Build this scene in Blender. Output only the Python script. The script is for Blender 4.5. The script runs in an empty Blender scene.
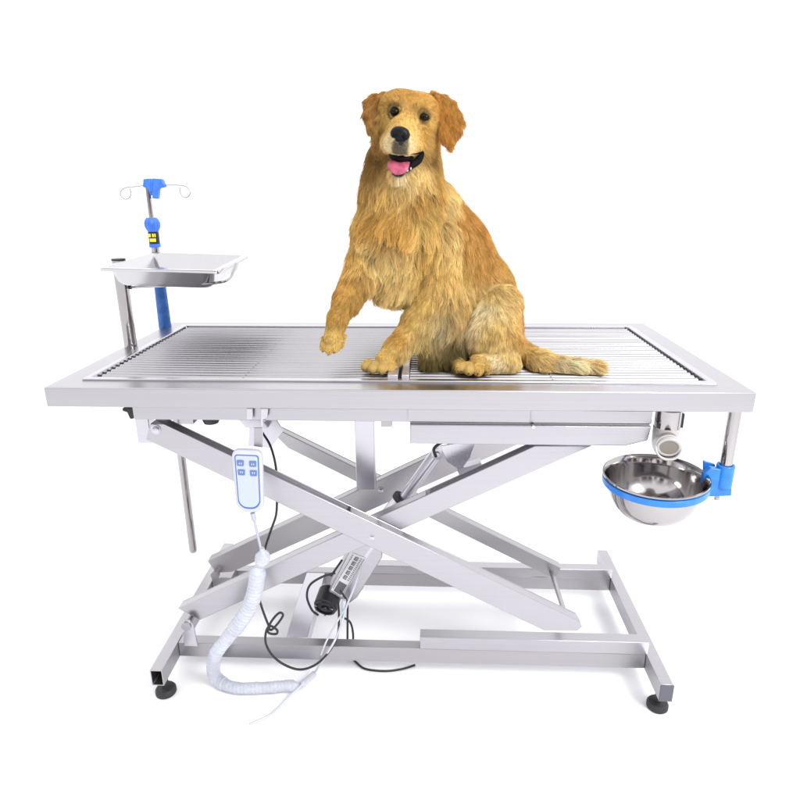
import bpy, bmesh, math, random
import numpy as np
from math import sin, cos, pi, radians, sqrt
from mathutils import Vector, Matrix, kdtree
random.seed(4); rng = np.random.default_rng(7)
S = bpy.context.scene
COL = S.collection
V = Vector

# ------------------------------------------------------------------ camera
T = 0.772                                   # height of the table top
F, YAW, PIT, ROL = 628., .047, .3198, .0069
CAM = V((.0674, -1.3986, T + .342))
fw = V((-sin(YAW)*cos(PIT), cos(YAW)*cos(PIT), -sin(PIT)))
r0 = V((cos(YAW), sin(YAW), 0)); d0 = fw.cross(r0)
rt = r0*cos(ROL) + d0*sin(ROL); dn = -r0*sin(ROL) + d0*cos(ROL)
cam = bpy.data.objects.new('camera', bpy.data.cameras.new('camera')); COL.objects.link(cam)
M3 = Matrix((rt, -dn, -fw)).transposed()
cam.matrix_world = Matrix.Translation(CAM) @ M3.to_4x4()
cam.data.sensor_width = 36; cam.data.lens = F/800*36; cam.data.clip_end = 200; cam.data.clip_start = .02
S.camera = cam

def at(u, v, Y):                            # measured point of the photo on the upright plane y = Y
    w = fw + rt*((u-400)/F) + dn*((v-400)/F)
    return CAM + w*((Y-CAM.y)/w.y)
def atz(u, v, Z):                           # ... on the level plane z = Z
    w = fw + rt*((u-400)/F) + dn*((v-400)/F)
    return CAM + w*((Z-CAM.z)/w.z)
def px(p):                                  # metres per photo pixel at p
    return (p-CAM).dot(fw)/F

# ------------------------------------------------------------------ materials
def mat(name, col, metal=0, rough=.5, spec=.5, **k):
    m = bpy.data.materials.new(name); m.use_nodes = True
    b = m.node_tree.nodes['Principled BSDF']
    b.inputs['Base Color'].default_value = (*col, 1); b.inputs['Metallic'].default_value = metal
    b.inputs['Roughness'].default_value = rough; b.inputs['Specular IOR Level'].default_value = spec
    for a, x in k.items(): b.inputs[a.replace('_', ' ')].default_value = x
    return m
def nodes(m): return m.node_tree.nodes, m.node_tree.links, m.node_tree.nodes['Principled BSDF']
def brushed(name, col, rough, scale=(3, 260, 260), bump=.02, var=.10):
    m = mat(name, col, 1, rough); N, L, b = nodes(m)
    tc = N.new('ShaderNodeTexCoord'); mp = N.new('ShaderNodeMapping'); mp.inputs['Scale'].default_value = scale
    L.new(tc.outputs['Object'], mp.inputs['Vector'])
    n = N.new('ShaderNodeTexNoise'); n.inputs['Scale'].default_value = 1; n.inputs['Detail'].default_value = 5
    L.new(mp.outputs[0], n.inputs['Vector'])
    n2 = N.new('ShaderNodeTexNoise'); n2.inputs['Scale'].default_value = 7; n2.inputs['Detail'].default_value = 6
    L.new(tc.outputs['Object'], n2.inputs['Vector'])
    mr = N.new('ShaderNodeMapRange'); mr.inputs[3].default_value = rough-.07; mr.inputs[4].default_value = rough+.14
    L.new(n2.outputs[0], mr.inputs[0]); L.new(mr.outputs[0], b.inputs['Roughness'])
    mx = N.new('ShaderNodeMix'); mx.data_type = 'RGBA'
    mx.inputs[6].default_value = (*[c*(1-var) for c in col], 1); mx.inputs[7].default_value = (*[min(1, c*(1+var*.7)) for c in col], 1)
    ad = N.new('ShaderNodeMath'); ad.operation = 'MULTIPLY_ADD'; ad.inputs[1].default_value = .5
    L.new(n.outputs[0], ad.inputs[0])
    m2 = N.new('ShaderNodeMath'); m2.operation = 'MULTIPLY'; m2.inputs[1].default_value = .5
    L.new(n2.outputs[0], m2.inputs[0]); L.new(m2.outputs[0], ad.inputs[2])
    L.new(ad.outputs[0], mx.inputs[0]); L.new(mx.outputs[2], b.inputs['Base Color'])
    bp = N.new('ShaderNodeBump'); bp.inputs['Strength'].default_value = bump*6; bp.inputs['Distance'].default_value = .0004
    L.new(n.outputs[0], bp.inputs['Height']); L.new(bp.outputs[0], b.inputs['Normal'])
    return m
STEEL = brushed('brushed_steel', (.475, .462, .487), .30, var=.16)
STEELD = brushed('dull_steel', (.44, .424, .44), .36)
STEELB = brushed('bright_steel', (.57, .558, .60), .25)
FRAME = brushed('rim_steel', (.475, .462, .485), .27, (2, 200, 200), .03, .16)
STRIP = brushed('strip_steel', (.66, .65, .68), .5, (200, 3, 200))
SATIN = brushed('satin_steel', (.56, .55, .57), .16, (60, 60, 8), .006, .06)
RODM = brushed('rod_steel', (.46, .45, .47), .32, (2, 60, 60), .004)
CHROME = brushed('chrome', (.43, .41, .41), .07, (6, 6, 6), .003, .03)
BLACK = mat('black_plastic', (.012, .012, .016), 0, .35)
RUBBER = mat('black_rubber', (.022, .022, .024), 0, .6)
def mottled(name, c1, c2, rough, scale, **k):
    m = mat(name, c1, 0, rough, **k); N, L, b = nodes(m)
    tc = N.new('ShaderNodeTexCoord'); n = N.new('ShaderNodeTexNoise'); n.inputs['Scale'].default_value = scale; n.inputs['Detail'].default_value = 5
    L.new(tc.outputs['Object'], n.inputs['Vector'])
    mx = N.new('ShaderNodeMix'); mx.data_type = 'RGBA'; mx.inputs[6].default_value = (*c1, 1); mx.inputs[7].default_value = (*c2, 1)
    mr = N.new('ShaderNodeMapRange'); mr.inputs[1].default_value = .35; mr.inputs[2].default_value = .65
    L.new(n.outputs[0], mr.inputs[0]); L.new(mr.outputs[0], mx.inputs[0]); L.new(mx.outputs[2], b.inputs['Base Color'])
    bp = N.new('ShaderNodeBump'); bp.inputs['Strength'].default_value = .25; bp.inputs['Distance'].default_value = .001
    L.new(n.outputs[0], bp.inputs['Height']); L.new(bp.outputs[0], b.inputs['Normal'])
    return m
BLUE = mottled('blue_plastic', (.035, .155, .68), (.055, .21, .75), .32, 60)
SKYB = mottled('sky_blue_plastic', (.015, .17, .64), (.025, .22, .70), .30, 50)
SLEEVEB = mottled('blue_sleeve', (.012, .09, .36), (.03, .15, .48), .35, 60)
WHITEP = mottled('white_plastic', (.50, .52, .58), (.53, .55, .60), .35, 30)
PVC = mottled('ivory_pvc', (.50, .485, .475), (.54, .52, .505), .4, 40)
PVCIN = mat('pvc_inside', (.26, .235, .20), 0, .5)
WRAP = mottled('white_wrap', (.50, .52, .60), (.57, .59, .66), .25, 40)
BLUEI = mat('blue_print', (.06, .14, .40), 0, .5)
BLUEB = mat('button_blue', (.10, .18, .42), 0, .4)
PALE = mat('pale_panel', (.46, .51, .60), 0, .3)
YEL = mat('yellow_print', (.85, .72, .05), 0, .5)
LBL = mat('label_white', (.72, .72, .74), 0, .4)
INK = mat('label_ink', (.12, .12, .14), 0, .5)
FLOOR = mottled('white_sweep', (.92, .92, .94), (.93, .93, .95), .6, .7, spec=.2)
RUST = mat('weld_stain', (.52, .42, .30), 1, .45)
PINK = mottled('tongue_pink', (.34, .055, .105), (.46, .10, .16), .35, 120, spec=.35)
NOSE = mottled('nose_leather', (.004, .005, .006), (.010, .011, .013), .38, 500, spec=.14)
LIP = mottled('lip_skin', (.003, .003, .003), (.008, .006, .006), .65, 150, spec=.08)
EYE = mat('eye_dark', (.008, .005, .003), 0, .03, .15)
CLAW = mat('claw_horn', (.03, .025, .02), 0, .35)

# ------------------------------------------------------------------ mesh helper
class MB:
    def __init__(s): s.v = []; s.f = []; s.mi = []; s.cur = 0
    def add(s, vs, fs):
        o = len(s.v); s.v += [tuple(x) for x in vs]; s.f += [tuple(i+o for i in f) for f in fs]; s.mi += [s.cur]*len(fs); return s
    def box(s, x0, x1, y0, y1, z0, z1):
        vs = [(x, y, z) for x in (x0, x1) for y in (y0, y1) for z in (z0, z1)]
        return s.add(vs, [(0, 1, 3, 2), (4, 6, 7, 5), (0, 4, 5, 1), (2, 3, 7, 6), (0, 2, 6, 4), (1, 5, 7, 3)])
    def obox(s, c, a, b, n, A, B, H):       # oriented box, half sizes A B H along a b n
        c, a, b, n = V(c), V(a).normalized(), V(b).normalized(), V(n).normalized()
        vs = [c+a*A*i+b*B*j+n*H*k for i in (-1, 1) for j in (-1, 1) for k in (-1, 1)]
        return s.add(vs, [(0, 1, 3, 2), (4, 6, 7, 5), (0, 4, 5, 1), (2, 3, 7, 6), (0, 2, 6, 4), (1, 5, 7, 3)])
    def prism(s, pts, off):                 # polygon pushed along off
        off = V(off); n = len(pts); vs = [V(p) for p in pts] + [V(p)+off for p in pts]
        return s.add(vs, [tuple(range(n)), tuple(range(2*n-1, n-1, -1))] + [(i, i+n, (i+1) % n+n, (i+1) % n) for i in range(n)])
    def tube(s, path, r, n=16, cap=True, tri=None):
        path = [V(p) for p in path]; R = r if hasattr(r, '__len__') else [r]*len(path)
        t0 = (path[1]-path[0]).normalized(); up = V((0, 0, 1)) if abs(t0.z) < .9 else V((1, 0, 0))
        a = (up - t0*up.dot(t0)).normalized(); vs = []
        for i, p in enumerate(path):
            t = (path[min(i+1, len(path)-1)] - path[max(i-1, 0)]).normalized()
            a = (a - t*a.dot(t)).normalized(); b = t.cross(a)
            vs += [p + (a*cos(2*pi*k/n) + b*sin(2*pi*k/n))*R[i] for k in range(n)]
        fs = [(i*n+k, i*n+(k+1) % n, (i+1)*n+(k+1) % n, (i+1)*n+k) for i in range(len(path)-1) for k in range(n)]
        if cap: fs += [tuple(range(n-1, -1, -1)), tuple((len(path)-1)*n+k for k in range(n))]
        return s.add(vs, fs)
    def lathe(s, prof, c, ax=(0, 0, 1), n=48, closed=False):   # prof: (radius, height)
        ax = V(ax).normalized(); up = V((1, 0, 0)) if abs(ax.x) < .9 else V((0, 1, 0))
        a = (up-ax*up.dot(ax)).normalized(); b = ax.cross(a); c = V(c); vs = []
        for r, h in prof: vs += [c+ax*h+(a*cos(2*pi*k/n)+b*sin(2*pi*k/n))*r for k in range(n)]
        m = len(prof); rg = range(m if closed else m-1)
        fs = [(i*n+k, i*n+(k+1) % n, ((i+1) % m)*n+(k+1) % n, ((i+1) % m)*n+k) for i in rg for k in range(n)]
        if not closed:
            if prof[0][0] > 1e-6: fs.append(tuple(range(n-1, -1, -1)))
            if prof[-1][0] > 1e-6: fs.append(tuple((m-1)*n+k for k in range(n)))
        return s.add(vs, fs)
    def ell(s, c, ax, rad, n=32, m=20):     # ellipsoid with axes
        c = V(c); A = [V(a).normalized() for a in ax]; vs = []
        for i in range(m+1):
            th = pi*i/m
            for k in range(n):
                ph = 2*pi*k/n
                vs.append(c + A[0]*rad[0]*sin(th)*cos(ph) + A[1]*rad[1]*sin(th)*sin(ph) + A[2]*rad[2]*cos(th))
        return s.add(vs, [(i*n+k, i*n+(k+1) % n, (i+1)*n+(k+1) % n, (i+1)*n+k) for i in range(m) for k in range(n)])
    def build(s, name, m, parent=None, bevel=0, smooth=None, disp=None):
        me = bpy.data.meshes.new(name); me.from_pydata(s.v, [], s.f)
        for x in (m if isinstance(m, (list, tuple)) else [m]): me.materials.append(x)
        bm = bmesh.new(); bm.from_mesh(me)
        for f, i in zip(bm.faces, s.mi): f.material_index = i
        bmesh.ops.remove_doubles(bm, verts=bm.verts, dist=1e-6)
        bmesh.ops.recalc_face_normals(bm, faces=bm.faces); bm.to_mesh(me); bm.free()
        me.shade_smooth(); me.set_sharp_from_angle(angle=radians(35))
        o = bpy.data.objects.new(name, me); COL.objects.link(o)
        if bevel:
            b = o.modifiers.new('bevel', 'BEVEL'); b.width = bevel; b.segments = 2; b.limit_method = 'ANGLE'; b.angle_limit = radians(40)
            b.harden_normals = False
        if parent is not None:
            o.parent = parent
            o.matrix_parent_inverse = Matrix.Translation(parent.location).inverted() if parent.type == 'EMPTY' else Matrix()
        return o
def tag(o, label, cat, group=None):
    o['label'] = label; o['category'] = cat
    if group: o['group'] = group
    return o
def thing(name, loc, label, cat, group=None):
    o = bpy.data.objects.new(name, None); COL.objects.link(o); o.location = loc; o.empty_display_size = .05
    return tag(o, label, cat, group)
def spline(pts, n=10):                      # Catmull-Rom
    P = [V(p) for p in pts]; P = [P[0]*2-P[1]] + P + [P[-1]*2-P[-2]]; out = []
    for i in range(1, len(P)-2):
        for k in range(n):
            t = k/n
            out.append(.5*((2*P[i]) + (P[i+1]-P[i-1])*t + (2*P[i-1]-5*P[i]+4*P[i+1]-P[i+2])*t*t + (3*P[i]-P[i-1]-3*P[i+1]+P[i+2])*t**3))
    return out + [P[-2]]

# ------------------------------------------------------------------ floor
fl = MB(); fl.add([(-30, -30, 0), (30, -30, 0), (30, 60, 0), (-30, 60, 0)], [(0, 1, 2, 3)])
fl.build('floor', FLOOR)['kind'] = 'structure'

# ------------------------------------------------------------------ the lift table
tb = thing('operating_table', (0, 0, 0), 'stainless steel veterinary lift table with slatted top and scissor legs', 'operating table')
W2, D2 = .65, .31
# frame: folded rim, flat margin, low ridge round the slats
f = MB(); mw = .050; zt = T; zb = T-.038
def ring(mb, a0, b0, a1, b1, z0, z1):       # rectangular ring, outer half sizes a0 b0, inner a1 b1
    vs = []
    for (a, b, z) in ((a0, b0, z0), (a0, b0, z1), (a1, b1, z1), (a1, b1, z0)):
        vs += [(-a, -b, z), (a, -b, z), (a, b, z), (-a, b, z)]
    mb.add(vs, [((q % 4)*4+k, (q % 4)*4+(k+1) % 4, ((q+1) % 4)*4+(k+1) % 4, ((q+1) % 4)*4+k) for q in range(4) for k in range(4)])
ring(f, W2, D2, W2-mw, D2-mw, zb, zt)
f.build('top_frame', FRAME, tb, .0022)
f = MB(); ring(f, W2-mw+.002, D2-mw+.002, W2-mw-.012, D2-mw-.012, zt-.03, zt+.0035); f.build('inner_rim', STEELB, tb, .0015)
# sump pan under the slats
f = MB(); xi, yi = W2-mw-.012, D2-mw-.012
f.add([(-xi, -yi, zb+.004), (xi, -yi, zb+.004), (xi, yi, zb+.004), (-xi, yi, zb+.004), (.52, 0, zb-.02)], [(0, 1, 4), (1, 2, 4), (2, 3, 4), (3, 0, 4)])
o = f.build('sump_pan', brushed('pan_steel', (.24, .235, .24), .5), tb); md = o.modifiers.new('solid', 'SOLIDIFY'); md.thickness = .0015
# two slatted grates
pitch = .0187; nrod = 26
XD = [atz(u, 381, T).x for u in (387.3, 408.8)]
for gx0, gx1 in ((-xi+.004, XD[0]), (XD[1], xi-.004)):
    f = MB(); mid = 0
    for k in range(nrod):
        y = -yi+.012+k*(2*yi-.024)/(nrod-1)
        wob = random.uniform(-.0005, .0005)
        f.tube([(gx0+.001, y, T-.006), ((gx0+gx1)/2, y+wob, T-.0064+random.uniform(-.0006, .0004)), (gx1-.001, y, T-.006)], .0060, 12)
    g = f.build('grate', RODM, tb)
    for x in ((gx0+gx1)/2, ):
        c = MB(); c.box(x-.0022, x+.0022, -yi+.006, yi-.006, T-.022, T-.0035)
        c.build('cross_bar', mat('dark_joint_steel', (.12, .115, .125), 1, .5), g, .0006)  # dark steel bar, shows as joints between the rods
xd = [atz(u, 381, T).x for u in (387.5, 397.5, 401.5, 408.5)]
for x0, x1 in (xd[:2], xd[2:]):
    f = MB(); f.box(x0, x1, -yi+.001, yi-.001, T-.018, T+.0105); f.build('divider_strip', STRIP, tb, .001)
# apron under the top
aY = -.262
za = at(300, 421, aY).z
xl = at(133, 414, aY).x; xm = at(410, 414, aY).x; xr = at(652, 420, aY).x
f = MB(); f.box(xl, xr, aY, aY+.02, za, zb-.0004); f.box(xl, xr, -aY-.02, -aY, za, zb-.0004)
f.box(xl, xl+.02, aY+.0205, -aY-.0205, za+.001, zb-.0004); f.box(xr-.02, xr, aY+.0205, -aY-.0205, za+.001, zb-.0004)
f.build('apron', STEEL, tb, .0015)
for u in (407.5, 531):
    p = at(u, 414, aY); f = MB(); f.box(p.x-.0012, p.x+.0012, aY-.0012, aY+.001, za+.004, zb-.004)
    f.build('apron_seam', STEELD, tb)
# shallow drawer tray under the right half
dY = -.268; dz0 = at(520, 445, dY).z; dz1 = at(520, 425.5, dY).z; dxr = at(650, 440, dY).x
f = MB(); f.prism([(xm, dY, dz1), (xm, dY, dz0), (dxr-.045, dY, dz0), (dxr-.004, dY, dz0+.012), (dxr, dY, dz1)], (0, .40, 0)); f.build('drain_tray', STEEL, tb, .002)
f = MB(); f.box(xm+.002, dxr-.002, dY+.006, dY+.3, dz1+.0002, za-.0002); f.build('tray_slide', STEELD, tb)
f = MB(); p = at(533, 426, dY); f.tube([(p.x, dY+.004, p.z), (p.x, dY-.006, p.z)], .0035, 12); f.build('latch_pin', STEELB, tb)
# end cap and other small fittings under the top
f = MB(); p = at(128, 413, aY)
f.prism([at(122, 408.5, aY+.01), at(133, 408.5, aY+.01), at(133, 419, aY+.01), at(130, 419, aY+.01), at(127, 412.5, aY+.01), at(122.5, 411, aY+.01)], (0, .03, 0)); f.build('end_cap', BLACK, tb, .001)
f = MB(); p = at(211, 418.5, -.18); f.lathe([(.0, -.010), (.015, -.009), (.018, -.002), (.018, .012), (0, .013)], p, n=32); f.build('cable_gland', BLACK, tb)
f = MB(); p = at(190, 419, -.2); f.box(p.x-.014, p.x+.012, -.215, -.19, p.z-.006, p.z+.02); f.build('rail_stop', STEEL, tb, .001)
f = MB(); a = at(381, 422, -.2); b = at(392, 427, -.2); f.box(a.x, b.x, -.2, -.17, b.z, za+.004); f.build('rail_stop', STEELD, tb, .001)
# hanging support stubs
def stub(u0, u1, vb, Y, w, m=STEELB):
    a = at(u0, 425, Y); b = at(u1, 425, Y); z = at(u0, vb, Y).z
    f = MB(); f.box(a.x, b.x, Y, Y+w, z, za-.0006 if Y < aY+.02 or True else zb); return f.build('support_stub', m, tb, .0015)
stub(135.5, 149, 443, -.17, .030)
stub(354.5, 374, 490, -.05, .035)

# --- scissor arms.  outline: polygon on the front face in photo pixels
def arm(poly, Y, th, cut=None, m=STEEL):
    P = [at(u, v, Y) for u, v in poly]
    t = .003; f = MB()
    f.prism(P, (0, t, 0)); f.prism([p+V((0, th-t, 0)) for p in P], (0, t, 0))
    # web between the flanges, sunk below the top edge: points 0,1 are the top edge
    Q = [p.copy() for p in P]; z_ = V((0, 0, 1))
    if cut == 'a': Q = [P[0]-z_*.011, P[0].lerp(P[1], .42)-z_*.011, P[0].lerp(P[1], .43)-z_*.0006, P[1]-z_*.0006]+Q[2:]
    elif cut == 'b': Q = [P[0]-z_*.0006, P[0].lerp(P[1], .72)-z_*.0006, P[0].lerp(P[1], .73)-z_*.010, P[1]-z_*.010]+Q[2:]
    else: Q[0].z -= .0006; Q[1].z -= .0006
    f.prism([q+V((0, t+.0001, 0)) for q in Q], (0, th-2*t-.0002, 0))
    return f.build('scissor_arm', m, tb, .0012)
YA, YB, TH = -.200, -.1695, .029
A_ = arm([(164, 424), (578, 620.5), (582, 627), (577, 631), (544, 630.5), (146, 439.5), (150, 424)], YA, TH, 'a')
B_ = arm([(178, 608.5), (535, 446), (592, 446), (398, 531), (200, 620)], YB, TH, 'b')
YC, YD = .090, .060
C_ = arm([(262, 422), (561, 568), (556, 577), (548, 576), (288, 448)], YC, TH, m=STEELD)
D_ = arm([(207.5, 561), (465, 440), (528, 440), (232, 572), (216, 573)], YD, TH, m=STEELD)
def bolt(u, v, Y, r, parent, L=.006, m=STEELB):
    p = at(u, v, Y); f = MB()
    f.lathe([(0, -L), (r*.55, -L), (r*.7, -L*.85), (r*.7, -L*.3), (r, -L*.3), (r, .002), (0, .002)], p, (0, 1, 0), 24)
    return f.build('bolt', m, parent)
bolt(156, 429.5, YA, .0105, A_); bolt(372, 537.5, YA, .0060, A_, .003)
bolt(381, 490, YD, .008, D_, .008)
# pivot tabs with rollers at the foot of the arms
for (u, v, Y) in ((189.5, 620.5, YB), (217.5, 571, YD)):
    p = at(u, v, Y); f = MB(); f.tube([(p.x, Y-.022, p.z), (p.x, Y+.034, p.z)], .0085, 20); f.tube([(p.x, Y-.023, p.z), (p.x, Y-.014, p.z)], .0115, 20)
    f.build('pivot_pin', STEELD, tb)
# cross rods tying the ends of the arms
f = MB(); a = at(566, 617, YA+.02); b = at(551, 571, YC+.01); f.tube([a, b], .0058, 16); f.build('tie_rod', STEELD, tb)
f = MB(); p = at(156, 429.5, YA); q = at(276, 436, YC); f.tube([(p.x, YA-.001, p.z), (p.x, YC+TH, p.z)], .007, 16); f.build('tie_rod', STEEL, tb)
f = MB(); f.tube(spline([at(374.5, 524, YB-.0006), at(385, 528.5, YB-.0006), at(397.5, 532.5, YB-.0006)], 8), .0016, 8); f.build('weld_bead', RUST, B_)
# top bracket of rear arm
f = MB(); f.prism([at(250, 419, .0), at(276, 419, .0), at(284, 431, .0), at(270, 448, .0), at(248, 446, 0)], (0, .004, 0))
f.prism([at(238, 419, -.02), at(262, 419, -.02), at(268, 428, -.02), at(246, 428, -.02)], (0, .02, 0)); f.build('arm_bracket', STEELB, tb, .001)

# --- base frame
bx, bw, bd, bz, bh = .0252, .5811, .271, .092, .042
for s in (-1, 1):
    x = bx+s*bw; f = MB(); w = .028
    x0, x1 = (x, x+w) if s < 0 else (x-w, x)
    t = .002
    vs = []
    for y in (-bd, bd):
        vs += [(x0, y, bz-bh), (x1, y, bz-bh), (x1, y, bz), (x0, y, bz), (x0+t, y, bz-bh+t), (x1-t, y, bz-bh+t), (x1-t, y, bz-t), (x0+t, y, bz-t)]
    fs = []
    for k in range(4):
        j = (k+1) % 4
        fs += [(k, j, j+8, k+8), (k+4, k+12, j+12, j+4), (k, k+4, j+4, j), (k+8, j+8, j+12, k+12)]
    f.add(vs, fs); sb = f.build('side_beam', STEEL, tb, .0006)
    if s > 0:
        f = MB(); f.box(x0-.0005, x1+.0005, -bd-.004, -bd-.0003, bz-bh-.0005, bz+.0005); f.build('end_plug', mat('grey_plug', (.10, .10, .13), 0, .4), sb, .001)
    for y in (-bd+.032, bd-.032):
        f = MB(); c = ((x0+x1)/2, y, 0)
        f.lathe([(.0, 0), (.021, 0), (.0235, .003), (.0235, .012), (.020, .017), (.008, .019), (.008, bz-bh+.001), (0, bz-bh+.001)], c, n=40)
        f.build('levelling_foot', RUBBER, tb)
xL, xR = bx-bw+.028, bx+bw-.028
fY, gY = -.176, .127
f = MB(); f.box(xL+.0003, xR-.0003, fY, fY+.028, bz-bh+.001, bz-.001); f.build('base_rail', STEELD, tb, .0015)
f = MB(); f.box(xL+.0003, xR-.0003, gY, gY+.028, bz-bh+.001, bz-.001); f.build('base_rail', STEELD, tb, .0015)
xt = at(420, 640, fY).x
f = MB(); f.box(xt, xR+.004, fY-.0015, fY+.028, bz-.0004, bz+.033); f.build('guide_track', STEEL, tb, .0012)
xt2 = at(345, 566, gY).x
f = MB(); f.box(xt2, xR+.004, gY-.0015, gY+.028, bz-.0004, bz+.026); f.build('guide_track', STEEL, tb, .0012)
f = MB(); p = at(215, 577, gY-.03); f.box(xL+.0003, xL+.055, gY-.055, gY-.001, bz-.03, bz+.012); f.build('pivot_bracket', STEELD, tb, .001)
f = MB(); p = at(186, 626, YB-.02); f.prism([(p.x-.012, YB-.02, bz+.0003), (p.x+.022, YB-.02, bz+.0003), (p.x+.018, YB-.02, p.z+.002), (p.x+.010, YB-.02, p.z+.016), (p.x-.004, YB-.02, p.z+.016)], (0, .004, 0))
f.build('pivot_bracket', STEELB, tb, .001)
# cross beam of the base
a0, a1 = atz(285, 638, bz), atz(307, 638, bz); c0, c1 = atz(300, 572, bz), atz(322, 572, bz)
f = MB(); zz = bz-.0015
P = [V((a0.x, fY+.0285, zz)), V((a1.x, fY+.0285, zz)), V((a1.x, gY-.0005, zz)), V((a0.x, gY-.0005, zz))]
f.prism(P, (0, 0, -bh+.004)); f.build('cross_beam', STEELB, tb, .0015)

# --- actuator: motor low left, tube rising to the right
ac = lambda u, v, dy=0: at(u, v, -.06+dy)
m0, m1, m2, m3 = ac(328, 606), ac(352, 572), ac(404, 500), ac(437, 452)
ax = (m3-m1).normalized()
f = MB(); f.tube([m1-ax*.01, ac(402.5, 501)], .0255, 24); ah = f.build('actuator_tube', STEELB, tb)
f = MB(); f.tube([ac(401, 503), m3], [.0145, .0135], 24); f.build('piston_rod', STEELB, ah)
f = MB(); f.lathe([(.0150, -.006), (.0272, -.006), (.0272, .003), (.0150, .003)], ac(403.5, 499.5), ax, 24, True); f.build('seal_ring', RUBBER, ah)
f = MB(); f.lathe([(0, -.014), (.013, -.014), (.013, .014), (0, .014)], m3, (0, 1, 0), 24); f.lathe([(0, -.02), (.006, -.02), (.006, .02), (0, .02)], m3, (0, 1, 0), 16); f.build('rod_eye', STEELB, ah)
# housing (flat box) with printed label
side = V((0, 1, 0)).cross(ax).normalized()
if side.x < 0: side = -side
hc = ac(363, 563, -.005); Hn = V((0, -1, 0))
hx = (ac(379, 540)-ac(338, 600)).normalized(); hs = V((0, 1, 0)).cross(hx); hs = hs if hs.x > 0 else -hs
f = MB()
def hp(u, v, dy=0): return at(u, v, -.085+dy)
f.prism([hp(352, 545), hp(383, 540), hp(382, 558), hp(357, 598), hp(349, 604), hp(328, 592)], (0, .05, 0)); ho = f.build('gear_housing', STEEL, tb, .003)
f = MB(); f.prism([hp(353, 553, -.001), hp(366, 558, -.001), hp(342, 597, -.001), hp(331, 590, -.001)], (0, .0008, 0)); f.build('rating_label', LBL, ho)
f = MB()
def lab(s, t):                              # label coordinates: s along, t across
    a = hp(353, 553, -.0022).lerp(hp(331, 590, -.0022), s); b = hp(366, 558, -.0022).lerp(hp(342, 597, -.0022), s); return a.lerp(b, t)
for s0, t0, ds, dt in ((.04, .06, .90, .03), (.04, .93, .90, .03)): f.prism([lab(s0, t0), lab(s0+ds, t0), lab(s0+ds, t0+dt), lab(s0, t0+dt)], (0, .0006, 0))
for k in range(5):
    s0 = .06+k*.12
    f.prism([lab(s0, .30), lab(s0+.085, .30), lab(s0+.085, .36), lab(s0, .36)], (0, .0006, 0))
    for q_ in (0, .035, .07): f.prism([lab(s0+q_, .36), lab(s0+q_+.016, .36), lab(s0+q_+.016, .58), lab(s0+q_, .58)], (0, .0006, 0))
for k in range(14):
    s0 = .06+k*.042; f.prism([lab(s0, .68), lab(s0+.010, .68), lab(s0+.010, .68+random.uniform(.10, .20)), lab(s0, .84)], (0, .0006, 0))
f.prism([lab(.72, .2), lab(.98, .2), lab(.98, .85), lab(.72, .85)], (0, .0006, 0))
f.build('label_print', INK, ho)
f = MB(); mc = at(327.5, 601, -.080); maxis = V((-.18, -.90, -.36)).normalized()
f.lathe([(0, -.030), (.027, -.030), (.030, -.026), (.030, .016), (.0270, .018), (.0270, .023), (.0215, .025), (.021, .021), (.010, .021), (.009, .025), (0, .025)], mc, maxis, 32)
mt = f.build('motor', BLACK, tb)
for k in range(3):
    f = MB(); an = 2*pi*k/3+.5; a = V((1, 0, 0)); a = (a-maxis*a.dot(maxis)).normalized(); b = maxis.cross(a)
    f.lathe([(0, .022), (.0032, .0265), (0, .028)], mc+(a*cos(an)+b*sin(an))*.0242, maxis, 10)
    f.build('screw', STEELB, mt)
# bracket that takes the rod eye, welded to the rear arm
f = MB(); f.prism([at(440, 446, -.09), at(477, 440, -.09), at(470, 458, -.09), at(460, 471, -.09), at(447, 462, -.09)], (0, .004, 0))
f.prism([at(457, 470, -.095), at(481, 463, -.095), at(485, 472, -.095), at(462, 482, -.095)], (0, .03, 0))
f.build('lift_bracket', STEELB, tb, .001)
f = MB(); f.tube(spline([at(436, 457, -.10), at(434, 449, -.10), at(441, 443, -.10), at(452, 441, -.10)], 6), .0035, 10); f.build('hose', RUBBER, tb)

# --- drain outlet under the top: chrome socket, plastic elbow
dp = at(668, 417, -.245)
f = MB(); f.lathe([(0, .0), (.024, 0), (.024, .036), (0, .036)], (dp.x, dp.y, at(668, 426.5, -.245).z), n=40); f.build('drain_socket', CHROME, tb)
e0 = V((dp.x, dp.y, at(668, 428, -.245).z)); mth = at(669, 448, -.30)
f = MB(); pa = spline([e0+V((0, 0, .004)), e0-V((0, 0, .012)), e0+V((-.001, -.006, -.028)), e0.lerp(mth, .75)+V((0, 0, -.008)), mth], 8)
f.tube(pa, .0205, 32, cap=False); el = f.build('drain_elbow', PVC, tb)
md = el.modifiers.new('s', 'SOLIDIFY'); md.thickness = .004; md.offset = 1
axm = (mth-e0.lerp(mth, .75)).normalized()
f = MB(); f.lathe([(.0165, 0), (.0215, 0), (.0215, -.008), (.0165, -.008)], mth, axm, 40, True); f.build('elbow_collar', PVC, el, .001)
f = MB(); f.lathe([(0, -.026), (.0163, -.026), (.0163, -.001)], mth, axm, 40); f.build('elbow_bore', PVCIN, el)
f = MB(); f.box(dp.x+.027, dp.x+.031, dp.y+.0, dp.y+.012, dp.z-.022, dp.z+.006); f.build('clip', BLACK, tb)

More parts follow.
